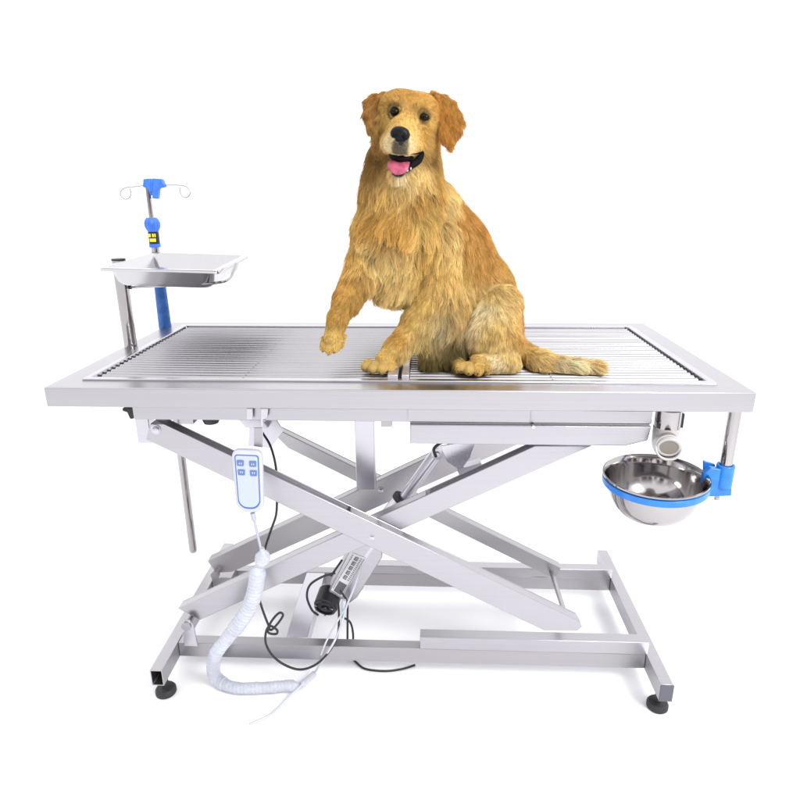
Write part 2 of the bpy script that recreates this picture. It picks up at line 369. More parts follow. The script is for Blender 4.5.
# --- tray post, part of the table rim
tp = atz(131, 347, T)
f = MB(); zt2 = at(119, 260.5, tp.y).z
f.lathe([(0, -.02), (.0145, -.02), (.0145, zt2-T), (0, zt2-T)], (tp.x, tp.y, T), n=32)
tpo = f.build('tray_post', CHROME, tb)
f = MB(); f.lathe([(0, 0), (.0150, 0), (.0155, .003), (.014, .0045), (0, .0045)], (tp.x, tp.y, zt2), n=32); f.build('post_cap', BLACK, tpo)

# ------------------------------------------------------------------ instrument tray
cY = tp.y
zr = at(120, 262, tp.y).z + .0045
corn = [atz(98, 268, zr), atz(218, 271, zr), atz(249, 255, zr), atz(152, 252, zr)]
cen = sum(corn, V())/4
tr = thing('instrument_tray', cen-V((0, 0, .05)), 'shallow stainless steel tray with flared rim held above the left end of the table', 'tray')
def rrect(c, k, rad, z, n=6):               # rounded quad shrunk towards its centre by k metres
    out = []
    m = len(c); cc = sum(c, V())/m
    ins = []
    for i in range(m):
        p, a, b = c[i], c[i-1], c[(i+1) % m]
        d1 = (a-p).normalized(); d2 = (b-p).normalized(); s = d1.cross(d2).length
        ins.append(p+(d1+d2)*(k/s))
    for i in range(m):
        p, a, b = ins[i], ins[i-1], ins[(i+1) % m]
        d1 = (a-p).normalized(); d2 = (b-p).normalized()
        p1, p2 = p+d1*rad, p+d2*rad
        for j in range(n+1):
            t = j/n; q = p1*(1-t)**2+p*2*t*(1-t)+p2*t*t; out.append(V((q.x, q.y, z)))
    return out
f = MB(); loops = [rrect(corn, 0, .012, zr-.006), rrect(corn, .001, .012, zr), rrect(corn, .012, .018, zr+.0005), rrect(corn, .016, .020, zr-.003), rrect(corn, .024, .026, zr-.030), rrect(corn, .032, .026, zr-.037)]
n = len(loops[0]); vs = [p for l in loops for p in l]
f.add(vs, [(i*n+k, i*n+(k+1) % n, (i+1)*n+(k+1) % n, (i+1)*n+k) for i in range(len(loops)-1) for k in range(n)] + [tuple((len(loops)-1)*n+k for k in range(n))])
o = f.build('pan', SATIN, tr); md = o.modifiers.new('s', 'SOLIDIFY'); md.thickness = .0012
f = MB(); za_ = zr-.042
w0 = V((tp.x+.018, tp.y-.004, at(128, 287, tp.y).z))
wp = [w0, at(170, 285.5, corn[0].y+.02), at(215, 283, corn[1].y+.03), at(230, 278, corn[1].y+.06), at(236, 264, corn[1].y+.10)]
f.tube(spline(wp, 8), .0026, 10); f.build('support_wire', CHROME, tr)
f = MB(); f.tube([w0, w0+(wp[1]-w0).normalized()*.008], .0045, 12); f.build('wire_tip', BLACK, tr)

# ------------------------------------------------------------------ infusion pole
ip = atz(166.5, 326, T); ip.x -= .004
iv = thing('infusion_pole', (ip.x, ip.y, at(193, 551, ip.y).z), 'slim chrome infusion pole with blue fittings and two wire hooks behind the tray', 'infusion pole')
zp = lambda v: at(165, v, ip.y).z
f = MB(); f.lathe([(0, zp(551)), (.0095, zp(551)), (.0115, zp(549)), (.0115, zp(290)), (.010, zp(290)), (.010, zp(246)), (0, zp(246))], (ip.x, ip.y, 0), n=32); f.build('lower_tube', CHROME, iv)
f = MB(); f.lathe([(0, zp(300)), (.0062, zp(300)), (.0062, zp(182)), (0, zp(182))], (ip.x, ip.y, 0), n=24); f.build('upper_tube', CHROME, iv)
f = MB(); f.lathe([(.0118, zp(328)), (.0165, zp(328)), (.0160, zp(310)), (.0150, zp(286)), (.0118, zp(286))], (ip.x, ip.y, 0), n=32, closed=True); f.build('clamp_sleeve', SLEEVEB, iv)
z0 = zp(231.5); z1 = zp(217.5); f = MB(); nn = 48; prof = [(.004, z1), (.0125, z1), (.0175, z1-.006), (.0200, z1-.014), (.0190, z1-.024), (.0135, z0), (.004, z0)]
vs = []; fs = []
for r, h in prof:
    for k in range(nn):
        rr = r*(1-.10*(.5+.5*cos(k*2*pi/nn*12))*(1 if .012 < r else 0)); vs.append((ip.x+rr*cos(2*pi*k/nn), ip.y+rr*sin(2*pi*k/nn), h))
fs = [(i*nn+k, i*nn+(k+1) % nn, (i+1)*nn+(k+1) % nn, (i+1)*nn+k) for i in range(len(prof)-1) for k in range(nn)]
f.add(vs, fs); f.build('grip_knob', BLUE, iv)
zc1, zc0 = zp(231.8), zp(243.5)
f = MB(); f.lathe([(.006, zc1), (.0135, zc1), (.0135, zc0), (.006, zc0)], (ip.x, ip.y, 0), n=32, closed=True); f.build('collar', BLACK, iv)
f = MB()
for zz, hh, lst in (((zc1*.72+zc0*.28), .0085, ((-2.55, .85), (-1.45, .30), (-1.05, .25))), ((zc1*.32+zc0*.68), .0085, ((-2.75, .55), (-2.05, 1.2)))):
    for a0_, da in lst:
        k0 = a0_
        pts = [(ip.x+.0139*cos(k0+da*j/6), ip.y+.0139*sin(k0+da*j/6)) for j in range(7)]
        vs = [(x, y, zz-hh/2) for x, y in pts]+[(x, y, zz+hh/2) for x, y in pts]
        f.add(vs, [(j, j+1, j+8, j+7) for j in range(6)])
f.build('warning_sticker', YEL, iv)
f = MB(); f.lathe([(.006, zp(243.6)), (.0145, zp(243.6)), (.0145, zp(247)), (.006, zp(248))], (ip.x, ip.y, 0), n=32, closed=True); f.build('lower_collar', BLUE, iv)
# T-shaped head and the two hook wires
Y = ip.y-.008; hd = lambda u, v: at(u, v, Y)
f = MB(); f.prism([hd(143, 179), hd(150.2, 178.3), hd(150.2, 196), hd(147.5, 188.5), hd(142.5, 187)], (0, .016, 0))
f.prism([hd(152, 178.2), hd(161.5, 179), hd(165, 187), hd(158.5, 188.5), hd(157.5, 199), hd(152, 198.5)], (0, .016, 0))
f.prism([hd(150, 178.6), hd(152.2, 178.6), hd(152.2, 192), hd(150, 192)], (0, .012, 0)); f.build('hook_head', BLUE, iv, .002)
for pts in ([(145, 185), (135, 186.5), (125, 187.5), (120, 190.5), (119, 195), (122.5, 199), (127, 198.5), (129.7, 194.5), (128.5, 188.5)],
            [(163, 185), (172, 185), (180, 185.3), (185.5, 187), (188.8, 191.5), (188, 195.5), (184, 197.7), (180.5, 195.5), (178.8, 191), (178.6, 187)]):
    f = MB(); f.tube(spline([hd(*p)+V((0, .008, 0)) for p in pts], 6), .0015, 8); f.build('hook', STEELD, iv)

# ------------------------------------------------------------------ bowl holder and bowl
ppT = at(735, 412, -.265); pz = at(728, 470, -.265).z
bh_ = thing('bowl_holder', (ppT.x, ppT.y, pz), 'blue plastic bowl ring clamped to the short chrome post under the right corner', 'bowl holder')
f = MB(); f.lathe([(0, pz-.004), (.0115, pz-.004), (.0115, zb-.0004), (0, zb-.0004)], (ppT.x, ppT.y, 0), n=36); f.build('post', CHROME, bh_)
bc = at(655.5, 475, -.268)
brim = bc.z
Rb = 48.5*px(bc); tilt = V((-.03, -.02, 1)).normalized()
f = MB(); f.lathe([(Rb-.0022, -.0052), (Rb+.0042, -.0052), (Rb+.0042, -.018), (Rb-.0055, -.018)], bc, tilt, 72, True); f.build('holder_ring', SKYB, bh_, .001)
f = MB(); q = lambda u, v: at(u, v, -.275)
f.prism([q(704, 474), q(711, 468), q(733, 471), q(731.5, 496), q(706, 497), q(702, 487)], (0, .012, 0))
f.lathe([(.0118, -.034), (.0165, -.034), (.0165, .012), (.0118, .012)], (ppT.x, ppT.y, pz), (0, 0, 1), 32, True)
f.prism([q(708, 465)+V((0, .02, 0)), q(720, 469)+V((0, .02, 0)), q(720, 478)+V((0, .02, 0)), q(708, 478)+V((0, .02, 0))], (0, .006, 0)); f.build('clamp', SKYB, bh_, .0015)
f = MB(); f.lathe([(0, -.006), (.005, -.006), (.005, 0), (0, 0)], q(719, 498.5)+V((0, .008, 0)), (0, 0, 1), 16); f.build('screw', STEELD, bh_)
f = MB(); rb = Rb*.76; h = -.088
out_ = [(Rb-.0035, -.008), (Rb*.945, -.022), (Rb*.90, -.040), (Rb*.83, -.057), (Rb*.72, -.072), (Rb*.60, -.081), (Rb*.50, -.085), (0, -.086)]
pr_ = [(max(0, r-.0012), z_+.0012) for r, z_ in out_[::-1]]+[(Rb-.001, -.001), (Rb+.0015, .002), (Rb+.004, .0015), (Rb+.0045, -.0015), (Rb+.003, -.0035)]+out_
pr_[0] = (0, -.0848)
f.lathe(pr_, bc, tilt, 96); bo = f.build('steel_bowl', CHROME)
tag(bo, 'polished stainless steel bowl hanging in the blue ring under the right corner of the table', 'bowl')

# ------------------------------------------------------------------ remote handset
rY = -.285; rp = lambda u, v, d=0: at(u, v, rY-d)
rc = rp(249.5, 480)
rm = thing('remote_control', rc, 'white hand remote with four blue buttons hanging by a coiled cable', 'remote control')
up = (rp(248, 446)-rp(252, 514)).normalized(); rx = V((0, 1, 0)).cross(up); rx = rx if rx.x > 0 else -rx; fy = V((0, -1, 0))
sc = px(rc)
def rbox(hw, hh, rad, d0, d1, top=None, n=8, c=rc):
    pts = []
    for cx, cy, a0 in ((hw-rad, hh-rad, 0), (-hw+rad, hh-rad, pi/2), (-hw+rad, -hh+rad, pi), (hw-rad, -hh+rad, 1.5*pi)):
        R_ = rad if cy < 0 or top is None else top
        ccx = (hw-R_)*(1 if cx > 0 else -1); ccy = (hh-R_)*(1 if cy > 0 else -1)
        for j in range(n+1):
            a = a0+pi/2*j/n; pts.append((ccx+R_*cos(a), ccy+R_*sin(a)))
    return [c+rx*x*sc*(1-.06*(y < 0))+up*y*sc+fy*d0 for x, y in pts], fy*(d1-d0)
P, o_ = rbox(15, 34, 12, -.004, .010, 7); f = MB(); f.prism(P, o_); bd_ = f.build('handset', WHITEP, rm, .004); bd_.modifiers['bevel'].segments = 4
P, o_ = rbox(12, 29.5, 10, .0099, .0106, 3); f = MB(); f.prism(P, o_); f.build('panel_border', BLUEI, rm)
P, o_ = rbox(10.9, 28, 9, .0104, .0112, 2.5, c=rc+up*sc*.5); f = MB(); f.prism(P, o_); f.build('panel', PALE, rm)
for i, (x, y) in enumerate(((-6.3, 21), (6, 20.6), (-5.8, 11), (6.2, 10.6))):
    c = rc+rx*x*sc+up*y*sc; P, o_ = rbox(3.5, 3.1, .9, .0111, .0126, c=c); f = MB(); f.prism(P, o_); b_ = f.build('button', BLUEB, rm, .0004)
    f = MB(); s_ = 1 if i < 2 else -1
    for k in range(2): f.prism([c+rx*(-1.6+1.9*k)*sc-up*1.1*s_*sc+fy*.0127, c+rx*(-.1+1.9*k)*sc-up*1.1*s_*sc+fy*.0127, c+rx*(-.85+1.9*k)*sc+up*1.2*s_*sc+fy*.0127], fy*.0003)
    f.build('arrow_mark', PALE, b_)
f = MB(); f.prism([rp(254, 428, -.01), rp(262, 428, -.01), rp(262, 447.5, -.01), rp(254, 446, -.01)], (0, .003, 0)); f.build('hang_tab', STEELD, rm)
f = MB(); f.prism([rp(246.5, 408.6, -.012), rp(252.5, 408.6, -.012), rp(252.5, 420, -.012), rp(246.5, 420, -.012)], (0, .004, 0)); 
f.prism([rp(260.5, 408.6, -.012), rp(268, 408.6, -.012), rp(267, 418, -.012), rp(262.6, 420, -.012), rp(262.6, 447, -.012), rp(261, 447, -.012)], (0, .004, 0)); f.build('hanger_hook', STEELB, rm, .0008)
f = MB(); f.tube(spline([rp(252.5, 513), rp(254.5, 521), rp(256.5, 530), rp(260, 545), rp(262, 556)], 8), [.0050]*8+[.0026]*25, 12); f.build('cable', mat('cable_white', (.42, .44, .50), 0, .4), rm)
# wrapped coil
zf = .0165
path = spline([rp(262, 548), rp(262.5, 558), rp(258, 572), rp(255, 590), rp(250, 606), rp(240, 622), at(226, 640, -.28), at(215, 656, -.28), atz(215, 676, .030), atz(232, 687, zf), atz(258, 688, zf), atz(285, 686, zf), atz(303, 685, zf)], 44)
nP = len(path); Rr = []
for i in range(nP):
    t = i/(nP-1); base = .0150 if .06 < t < .95 else .0150*max(.35, min(t/.06, (1-t)/.05))
    base *= (1.10 if .15 < t < .45 else .98) * (1-.35*math.exp(-((t-.135)/.018)**2)) * (.86 if t > .72 else 1)
    Rr.append(base)
f = MB(); f.tube(path, Rr, 28); arc = 0
for i in range(nP):
    if i: arc += (path[i]-path[i-1]).length
    for k in range(28):
        v0 = V(f.v[i*28+k]); nrm_ = (v0-path[i]).normalized(); a_k = 2*pi*k/28
        am = .0012*(Rr[i]/.015); f.v[i*28+k] = tuple(v0+nrm_*am*(abs(sin((arc/.0085)*pi-a_k/2))**.6-.6))
wr = f.build('wrapped_coil', WRAP, rm)
me = wr.data
for v_ in me.vertices:                      # crinkled film
    p = v_.co; n_ = v_.normal
    k = sin(p.x*210+sin(p.z*90)*2)*sin(p.z*330+p.x*60)+.6*sin(p.z*160+p.y*300)*sin(p.x*120+1)
    v_.co = p+n_*.0005*k
m_ = WRAP.node_tree; N, L, b_ = m_.nodes, m_.links, m_.nodes['Principled BSDF']
vo = N.new('ShaderNodeTexNoise'); vo.inputs['Scale'].default_value = 28; vo.inputs['Detail'].default_value = 3; vo.inputs['Distortion'].default_value = 2.5
bp = N.new('ShaderNodeBump'); bp.inputs['Strength'].default_value = .55; bp.inputs['Distance'].default_value = .004
L.new(vo.outputs[0], bp.inputs['Height']); L.new(bp.outputs[0], b_.inputs['Normal'])
f = MB(); f.tube(spline([atz(314, 674, .014), atz(303, 684, .026), atz(292, 694, .016), atz(280, 706, .004), atz(268, 716, .003), atz(250, 724, .003)], 8), [.0075]*9+[.0028]*32, 10); f.build('cable_tail', WHITEP, rm)
f = MB(); f.tube(spline([at(361, 566, -.10), at(354, 588, -.12), at(347, 605, -.13), at(342, 622, -.15), at(335, 640, -.20), at(326, 655, -.21), atz(314, 674, .014)], 8), .0026, 10); f.build('cable_lead', WHITEP, rm)
f = MB(); f.tube(spline([at(347, 606, -.13), at(337, 622, -.15), at(327, 640, -.20), at(321, 655, -.21)], 8), .0022, 10); f.tube([at(344, 600, -.125), at(344, 616, -.13)], .0055, 12); f.build('cable_lead', WHITEP, rm)

# ------------------------------------------------------------------ black cables
cb = MB(); c_ = lambda u, v, Y=-.22: at(u, v, Y)
cb.tube(spline([c_(262, 432, -.1), c_(270, 445, -.12), c_(275, 462, -.14), c_(277, 480, -.14), c_(277, 498, -.14), c_(276, 515, -.14), c_(271, 530, -.135), c_(264, 552, -.19), c_(260, 575), c_(258, 592), c_(262, 608), c_(268, 624), c_(271, 630), c_(279, 622), c_(283, 615), c_(279, 613), c_(271, 622), c_(268, 632), c_(276, 634), c_(277, 630), c_(270, 626), c_(266, 632), c_(266, 644), c_(273, 656), c_(285, 665), c_(300, 669.5), c_(315, 665), c_(328, 653, -.21), c_(337, 637, -.16), c_(339, 620, -.13), c_(338, 600, -.11)], 8), .0027, 10)
cb = cb.build('power_cable', RUBBER); tag(cb, 'long thin black cable knotted below the remote and looping up to the motor', 'cable')
f = MB(); f.tube(spline([at(335, 573, -.09), at(322, 577, -.11), at(310, 585, -.12), at(307, 597, -.12), at(312, 610, -.12), at(318, 615, -.11)], 8), .0028, 10)
f.tube([at(342, 560, -.088), at(331, 576, -.092)], .0028, 10); f.build('motor_lead', RUBBER, tb)
f = MB(); f.tube(spline([at(340, 590, -.10), at(347, 602, -.11), at(347.5, 618, -.11), at(347.5, 634, -.12), at(347.5, 650, -.13), atz(350, 655, .004), atz(357, 663, .003), atz(366, 669, .003), atz(385, 671, .003), atz(402, 669, .003), atz(415, 665, .003)], 8), .0026, 10)
f.tube(spline([at(342, 617, -.11), at(350, 622, -.11), at(353, 633, -.11), at(353, 645, -.12), atz(354, 652, .003)], 8), .0026, 10)
tag(f.build('floor_cable', RUBBER), 'short black cable dropping behind the front rail and curling on the floor', 'cable')

# ------------------------------------------------------------------ the dog
def P3(u, v, Y): return np.array(at(u, v, Y))
def PR(u, v, Y, r): p = at(u, v, Y); return np.array(p), r*px(p)
PRIM = []                                   # (kind, data, blend)
def cone(a, b, k=.018):
    (p, r), (q, s) = PR(*a), PR(*b); PRIM.append(('c', p, q, r, s, k))
def wcone(p, q, r, s, k=.008): PRIM.append(('c', np.array(p), np.array(q), r, s, k))
def ell(c, A, rad, k=.012): PRIM.append(('e', np.array(c), np.array(A), np.array(rad), k))
def sub(c, A, rad, k=.006): PRIM.append(('s', np.array(c), np.array(A), np.array(rad), k))
# trunk
cone((409, 142, -.105, 29), (404, 168, -.115, 34))
cone((404, 168, -.115, 34), (402, 192, -.128, 38))
cone((402, 190, -.135, 38), (400, 232, -.135, 40))
cone((398, 232, -.135, 41), (402, 272, -.115, 31))
cone((388, 232, -.175, 24), (389, 282, -.150, 18))
cone((424, 212, -.08, 35), (448, 252, -.03, 40))
cone((448, 252, -.03, 40), (474, 293, -.02, 38))
cone((474, 293, -.02, 38), (480, 316, -.03, 36))
cone((440, 300, -.08, 34), (455, 322, -.06, 30))
cone((448, 300, -.115, 20), (449, 356, -.160, 15))    # belly and far thigh
cone((430, 325, -.115, 17), (430, 360, -.170, 10))
# near hind leg
cone((500, 306, -.095, 21), (490, 338, -.150, 23.5), .009)
cone((502, 322, -.075, 20), (500, 345, -.13, 20))
cone((503, 342, -.15, 17), (507, 363, -.175, 11.5))
cone((507, 364, -.18, 11.5), (479, 363.5, -.200, 8.6), .012)
# planted front leg
cone((437, 240, -.130, 22), (441, 290, -.138, 20), .008)
cone((438, 292, -.140, 19), (422, 320, -.150, 16.5), .008)
cone((422, 320, -.14, 16), (397, 349, -.175, 11.5), .014)
cone((397, 348, -.175, 11), (384, 360.5, -.195, 8.6), .012)
# raised front leg
cone((373, 230, -.15, 17), (367, 262, -.165, 17))
cone((366, 262, -.165, 17), (347, 300, -.215, 12.5))
cone((347, 300, -.215, 12), (338, 318, -.235, 9), .012)
cone((338, 318, -.235, 9), (333, 337, -.240, 8.8), .010)
# tail
cone((512, 345, -.10, 12), (540, 362, -.165, 8))
cone((540, 362, -.165, 9), (594, 368, -.19, 7))
# toes: (u, v, Y, r)
TOES = [(365.5, 367, -.212, 4.9), (372.5, 369, -.222, 5.2), (381.5, 369.5, -.224, 5.3), (390, 368, -.214, 4.8),
        (461.5, 368.5, -.222, 5.0), (469, 370.5, -.230, 5.3), (478, 370.5, -.230, 5.4), (486.5, 369, -.218, 4.8),
        (324, 347, -.243, 4.0), (329.5, 350, -.250, 4.2), (335.5, 348, -.250, 4.2), (340.5, 344.5, -.242, 3.8)]
for i, t in enumerate(TOES):
    u, v, Y, r = t
    if i < 8: cone((u+(3 if i < 4 else 0), v-4, Y+.02, r*.95), (u, v, Y, r), .0018)
    else: cone((u+1.5, v-8, Y+.008, r*.95), (u, v, Y, r), .002)
# head frame
HO = P3(409, 116, -.168)
rl, yw, pt = radians(10), radians(4), radians(11)
ex = np.array([cos(rl), 0, -sin(rl)]); eu = np.array([sin(rl), 0, cos(rl)]); ef = np.array([0, -1., 0])
ex, ef = cos(yw)*ex + sin(yw)*ef, cos(yw)*ef - sin(yw)*ex
ef, eu = cos(pt)*ef - sin(pt)*eu, cos(pt)*eu + sin(pt)*ef
HA = np.array([ex, eu, ef])
def H(x, y, z): return HO + ex*x + eu*y + ef*z
def Hpx(u, v, z):                            # pixel on the head plane z metres in front of the skull centre
    w = np.array(fw + rt*((u-400)/F) + dn*((v-400)/F)); c = np.array(CAM)
    return c + w*(((HO+ef*z-c) @ ef)/(w @ ef))
ell(H(0, .001, -.010), HA, (.053, .0385, .056))
for s in (-1, 1): wcone(H(s*.022, .008, .010), H(s*.024, .006, -.03), .030, .030, .01)
for s in (-1, 1):
    wcone(H(s*.030, -.020, .004), H(s*.029, -.044, .016), .029, .026, .015)
    wcone(H(s*.022, .017, .033), H(s*.030, .012, .024), .012, .012, .012)      # brow
    wcone(H(s*.013, -.040, .088), H(s*.021, -.042, .045), .0125, .0145, .008)   # flews
wcone(H(0, -.012, .030), H(0, -.024, .100), .026, .0150, .014)
wcone(H(0, -.026, .045), H(0, -.036, .098), .025, .0155, .012)
wcone(H(0.002, -.070, .015), H(.002, -.092, .062), .021, .0125, .010)          # lower jaw
for s in (-1, 1):
    pass              # eye sockets
sub(H(.003, -.071, .078), HA, (.024, .0095, .040), .004)                       # open mouth
for e_ in (Hpx(394.2, 111.6, .056), Hpx(424.6, 117.2, .056)): sub(e_, HA, (.0088, .0060, .014), .006)
# ears
def flap(pts, r, k=.006):
    for i in range(len(pts)):
        for j in range(i+1, len(pts)):
            (u, v, Y, a), (m, n, Z, b) = pts[i], pts[j]; cone((u, v, Y, a), (m, n, Z, b), k)
def tri3(pts, r, k=.006):
    P_ = [P3(u, v, Y) for u, v, Y in pts]; PRIM.append(('t', P_, r, k))
# left ear, folded, then the wider right one
LE = [(386, 97, -.163), (375, 97.5, -.168), (368.5, 103, -.174), (368, 114, -.184), (370.5, 127, -.193), (375, 136, -.196), (379, 120, -.194)]
RE = [(433, 97, -.163), (443, 98.5, -.166), (451, 104.5, -.170), (458, 115, -.174), (461, 123, -.180), (457, 132, -.190), (450, 143, -.196), (445, 138, -.197), (441.5, 124, -.184)]
for E_ in (LE, RE):
    for q_ in range(1, len(E_)-1): tri3([E_[0], E_[q_], E_[q_+1]], .0055 if q_ < 4 else .0048, .004)

VX = .0025
pts = []
for p in PRIM:
    if p[0] == 'c': pts += [p[1]-p[3], p[1]+p[3], p[2]-p[4], p[2]+p[4]]
    elif p[0] == 't': pts += [q_-p[2] for q_ in p[1]]+[q_+p[2] for q_ in p[1]]
    else: pts += [p[1]-p[3].max(), p[1]+p[3].max()]
lo = np.min(pts, 0)-.02; hi = np.max(pts, 0)+.02
dim = np.ceil((hi-lo)/VX).astype(int)+1
D = np.full(dim, .05, np.float32)
for p in PRIM:
    k = p[-1]; m = k+.012
    if p[0] == 'c': a = np.minimum(p[1]-p[3], p[2]-p[4])-m; b = np.maximum(p[1]+p[3], p[2]+p[4])+m
    elif p[0] == 't': a = np.min(p[1], 0)-p[2]-m; b = np.max(p[1], 0)+p[2]+m
    else: a = p[1]-p[3].max()-m; b = p[1]+p[3].max()+m
    i0 = np.clip(((a-lo)/VX).astype(int), 0, dim-1); i1 = np.clip(((b-lo)/VX).astype(int)+2, 1, dim)
    g = np.stack(np.meshgrid(*[lo[q]+VX*np.arange(i0[q], i1[q]) for q in range(3)], indexing='ij'), -1).astype(np.float32)
    sl = tuple(slice(i0[q], i1[q]) for q in range(3))
    if p[0] == 'c':
        A_v, B_v = p[1], p[2]; ab = B_v-A_v; L2 = ab @ ab
        t = np.clip(((g-A_v) @ ab)/max(L2, 1e-12), 0, 1)
        d = np.linalg.norm(g-A_v-t[..., None]*ab, axis=-1)-(p[3]+(p[4]-p[3])*t)
    elif p[0] == 't':
        a0_, b0_, c0_ = p[1]; nrm = np.cross(b0_-a0_, a0_-c0_); ins_ = 0; de = None
        for e0_, e1_ in ((a0_, b0_), (b0_, c0_), (c0_, a0_)):
            ed = e1_-e0_; pe = g-e0_; ins_ = ins_+np.sign(pe @ np.cross(ed, nrm))
            tt = np.clip((pe @ ed)/(ed @ ed), 0, 1); dd = ((pe-tt[..., None]*ed)**2).sum(-1); de = dd if de is None else np.minimum(de, dd)
        d = np.sqrt(np.where(ins_ < 2, de, ((g-a0_) @ nrm)**2/(nrm @ nrm)))-p[2]
    else:
        q = ((g-p[1]) @ p[2].T); k0 = np.linalg.norm(q/p[3], axis=-1); k1 = np.linalg.norm(q/p[3]**2, axis=-1)+1e-9
        d = k0*(k0-1)/k1
    c = D[sl]
    if p[0] == 's':
        h = np.clip(.5-.5*(d+c)/k, 0, 1); D[sl] = c*(1-h)+(-d)*h+k*h*(1-h)
    else:
        h = np.clip(.5+.5*(c-d)/k, 0, 1); D[sl] = c*(1-h)+d*h-k*h*(1-h)
# keep above the slats
zg = lo[2]+VX*np.arange(dim[2]); D = np.maximum(D, (T+.001-zg)[None, None, :].astype(np.float32))
# surface nets
sg = D < 0
cn = np.zeros(tuple(dim-1), np.int8)
for i in (0, 1):
    for j in (0, 1):
        for k in (0, 1): cn += sg[i:dim[0]-1+i, j:dim[1]-1+j, k:dim[2]-1+k]
act = (cn > 0) & (cn < 8); ci = np.argwhere(act); idx = -np.ones(act.shape, np.int64); idx[act] = np.arange(len(ci))
acc = np.zeros((len(ci), 3)); cnt = np.zeros(len(ci))
cor = [(i, j, k) for i in (0, 1) for j in (0, 1) for k in (0, 1)]
for a in cor:
    for b in cor:
        if sum(abs(a[q]-b[q]) for q in range(3)) == 1 and a < b:
            va = D[tuple((ci+a).T)]; vb = D[tuple((ci+b).T)]; mk = (va < 0) != (vb < 0)
            t = np.where(mk, va/np.where(mk, va-vb, 1), 0)
            acc += np.where(mk[:, None], np.array(a)+t[:, None]*(np.array(b)-np.array(a)), 0); cnt += mk
VT = lo+VX*(ci+acc/cnt[:, None])
quads = []
for ax_ in range(3):
    o1, o2 = [(1, 2), (2, 0), (0, 1)][ax_]
    s0 = [slice(None)]*3; s1 = [slice(None)]*3; s0[ax_] = slice(0, -1); s1[ax_] = slice(1, None)
    A0, A1 = sg[tuple(s0)], sg[tuple(s1)]; e = np.argwhere(A0 != A1)
    e = e[(e[:, o1] > 0) & (e[:, o2] > 0) & (e[:, o1] < dim[o1]-1) & (e[:, o2] < dim[o2]-1)]
    fl_ = A0[tuple(e.T)]
    def cc(da, db):
        x = e.copy(); x[:, o1] -= da; x[:, o2] -= db; return idx[tuple(x.T)]
    q = np.stack([cc(1, 1), cc(0, 1), cc(0, 0), cc(1, 0)], 1); q[~fl_] = q[~fl_][:, ::-1]; quads.append(q)
Q = np.concatenate(quads); Q = Q[(Q >= 0).all(1)]
# normals from the field
gr = np.stack(np.gradient(D, VX), -1)
gi = np.clip(np.round((VT-lo)/VX).astype(int), 0, dim-1); NV = gr[tuple(gi.T)]; NV /= np.linalg.norm(NV, axis=1)[:, None]+1e-9

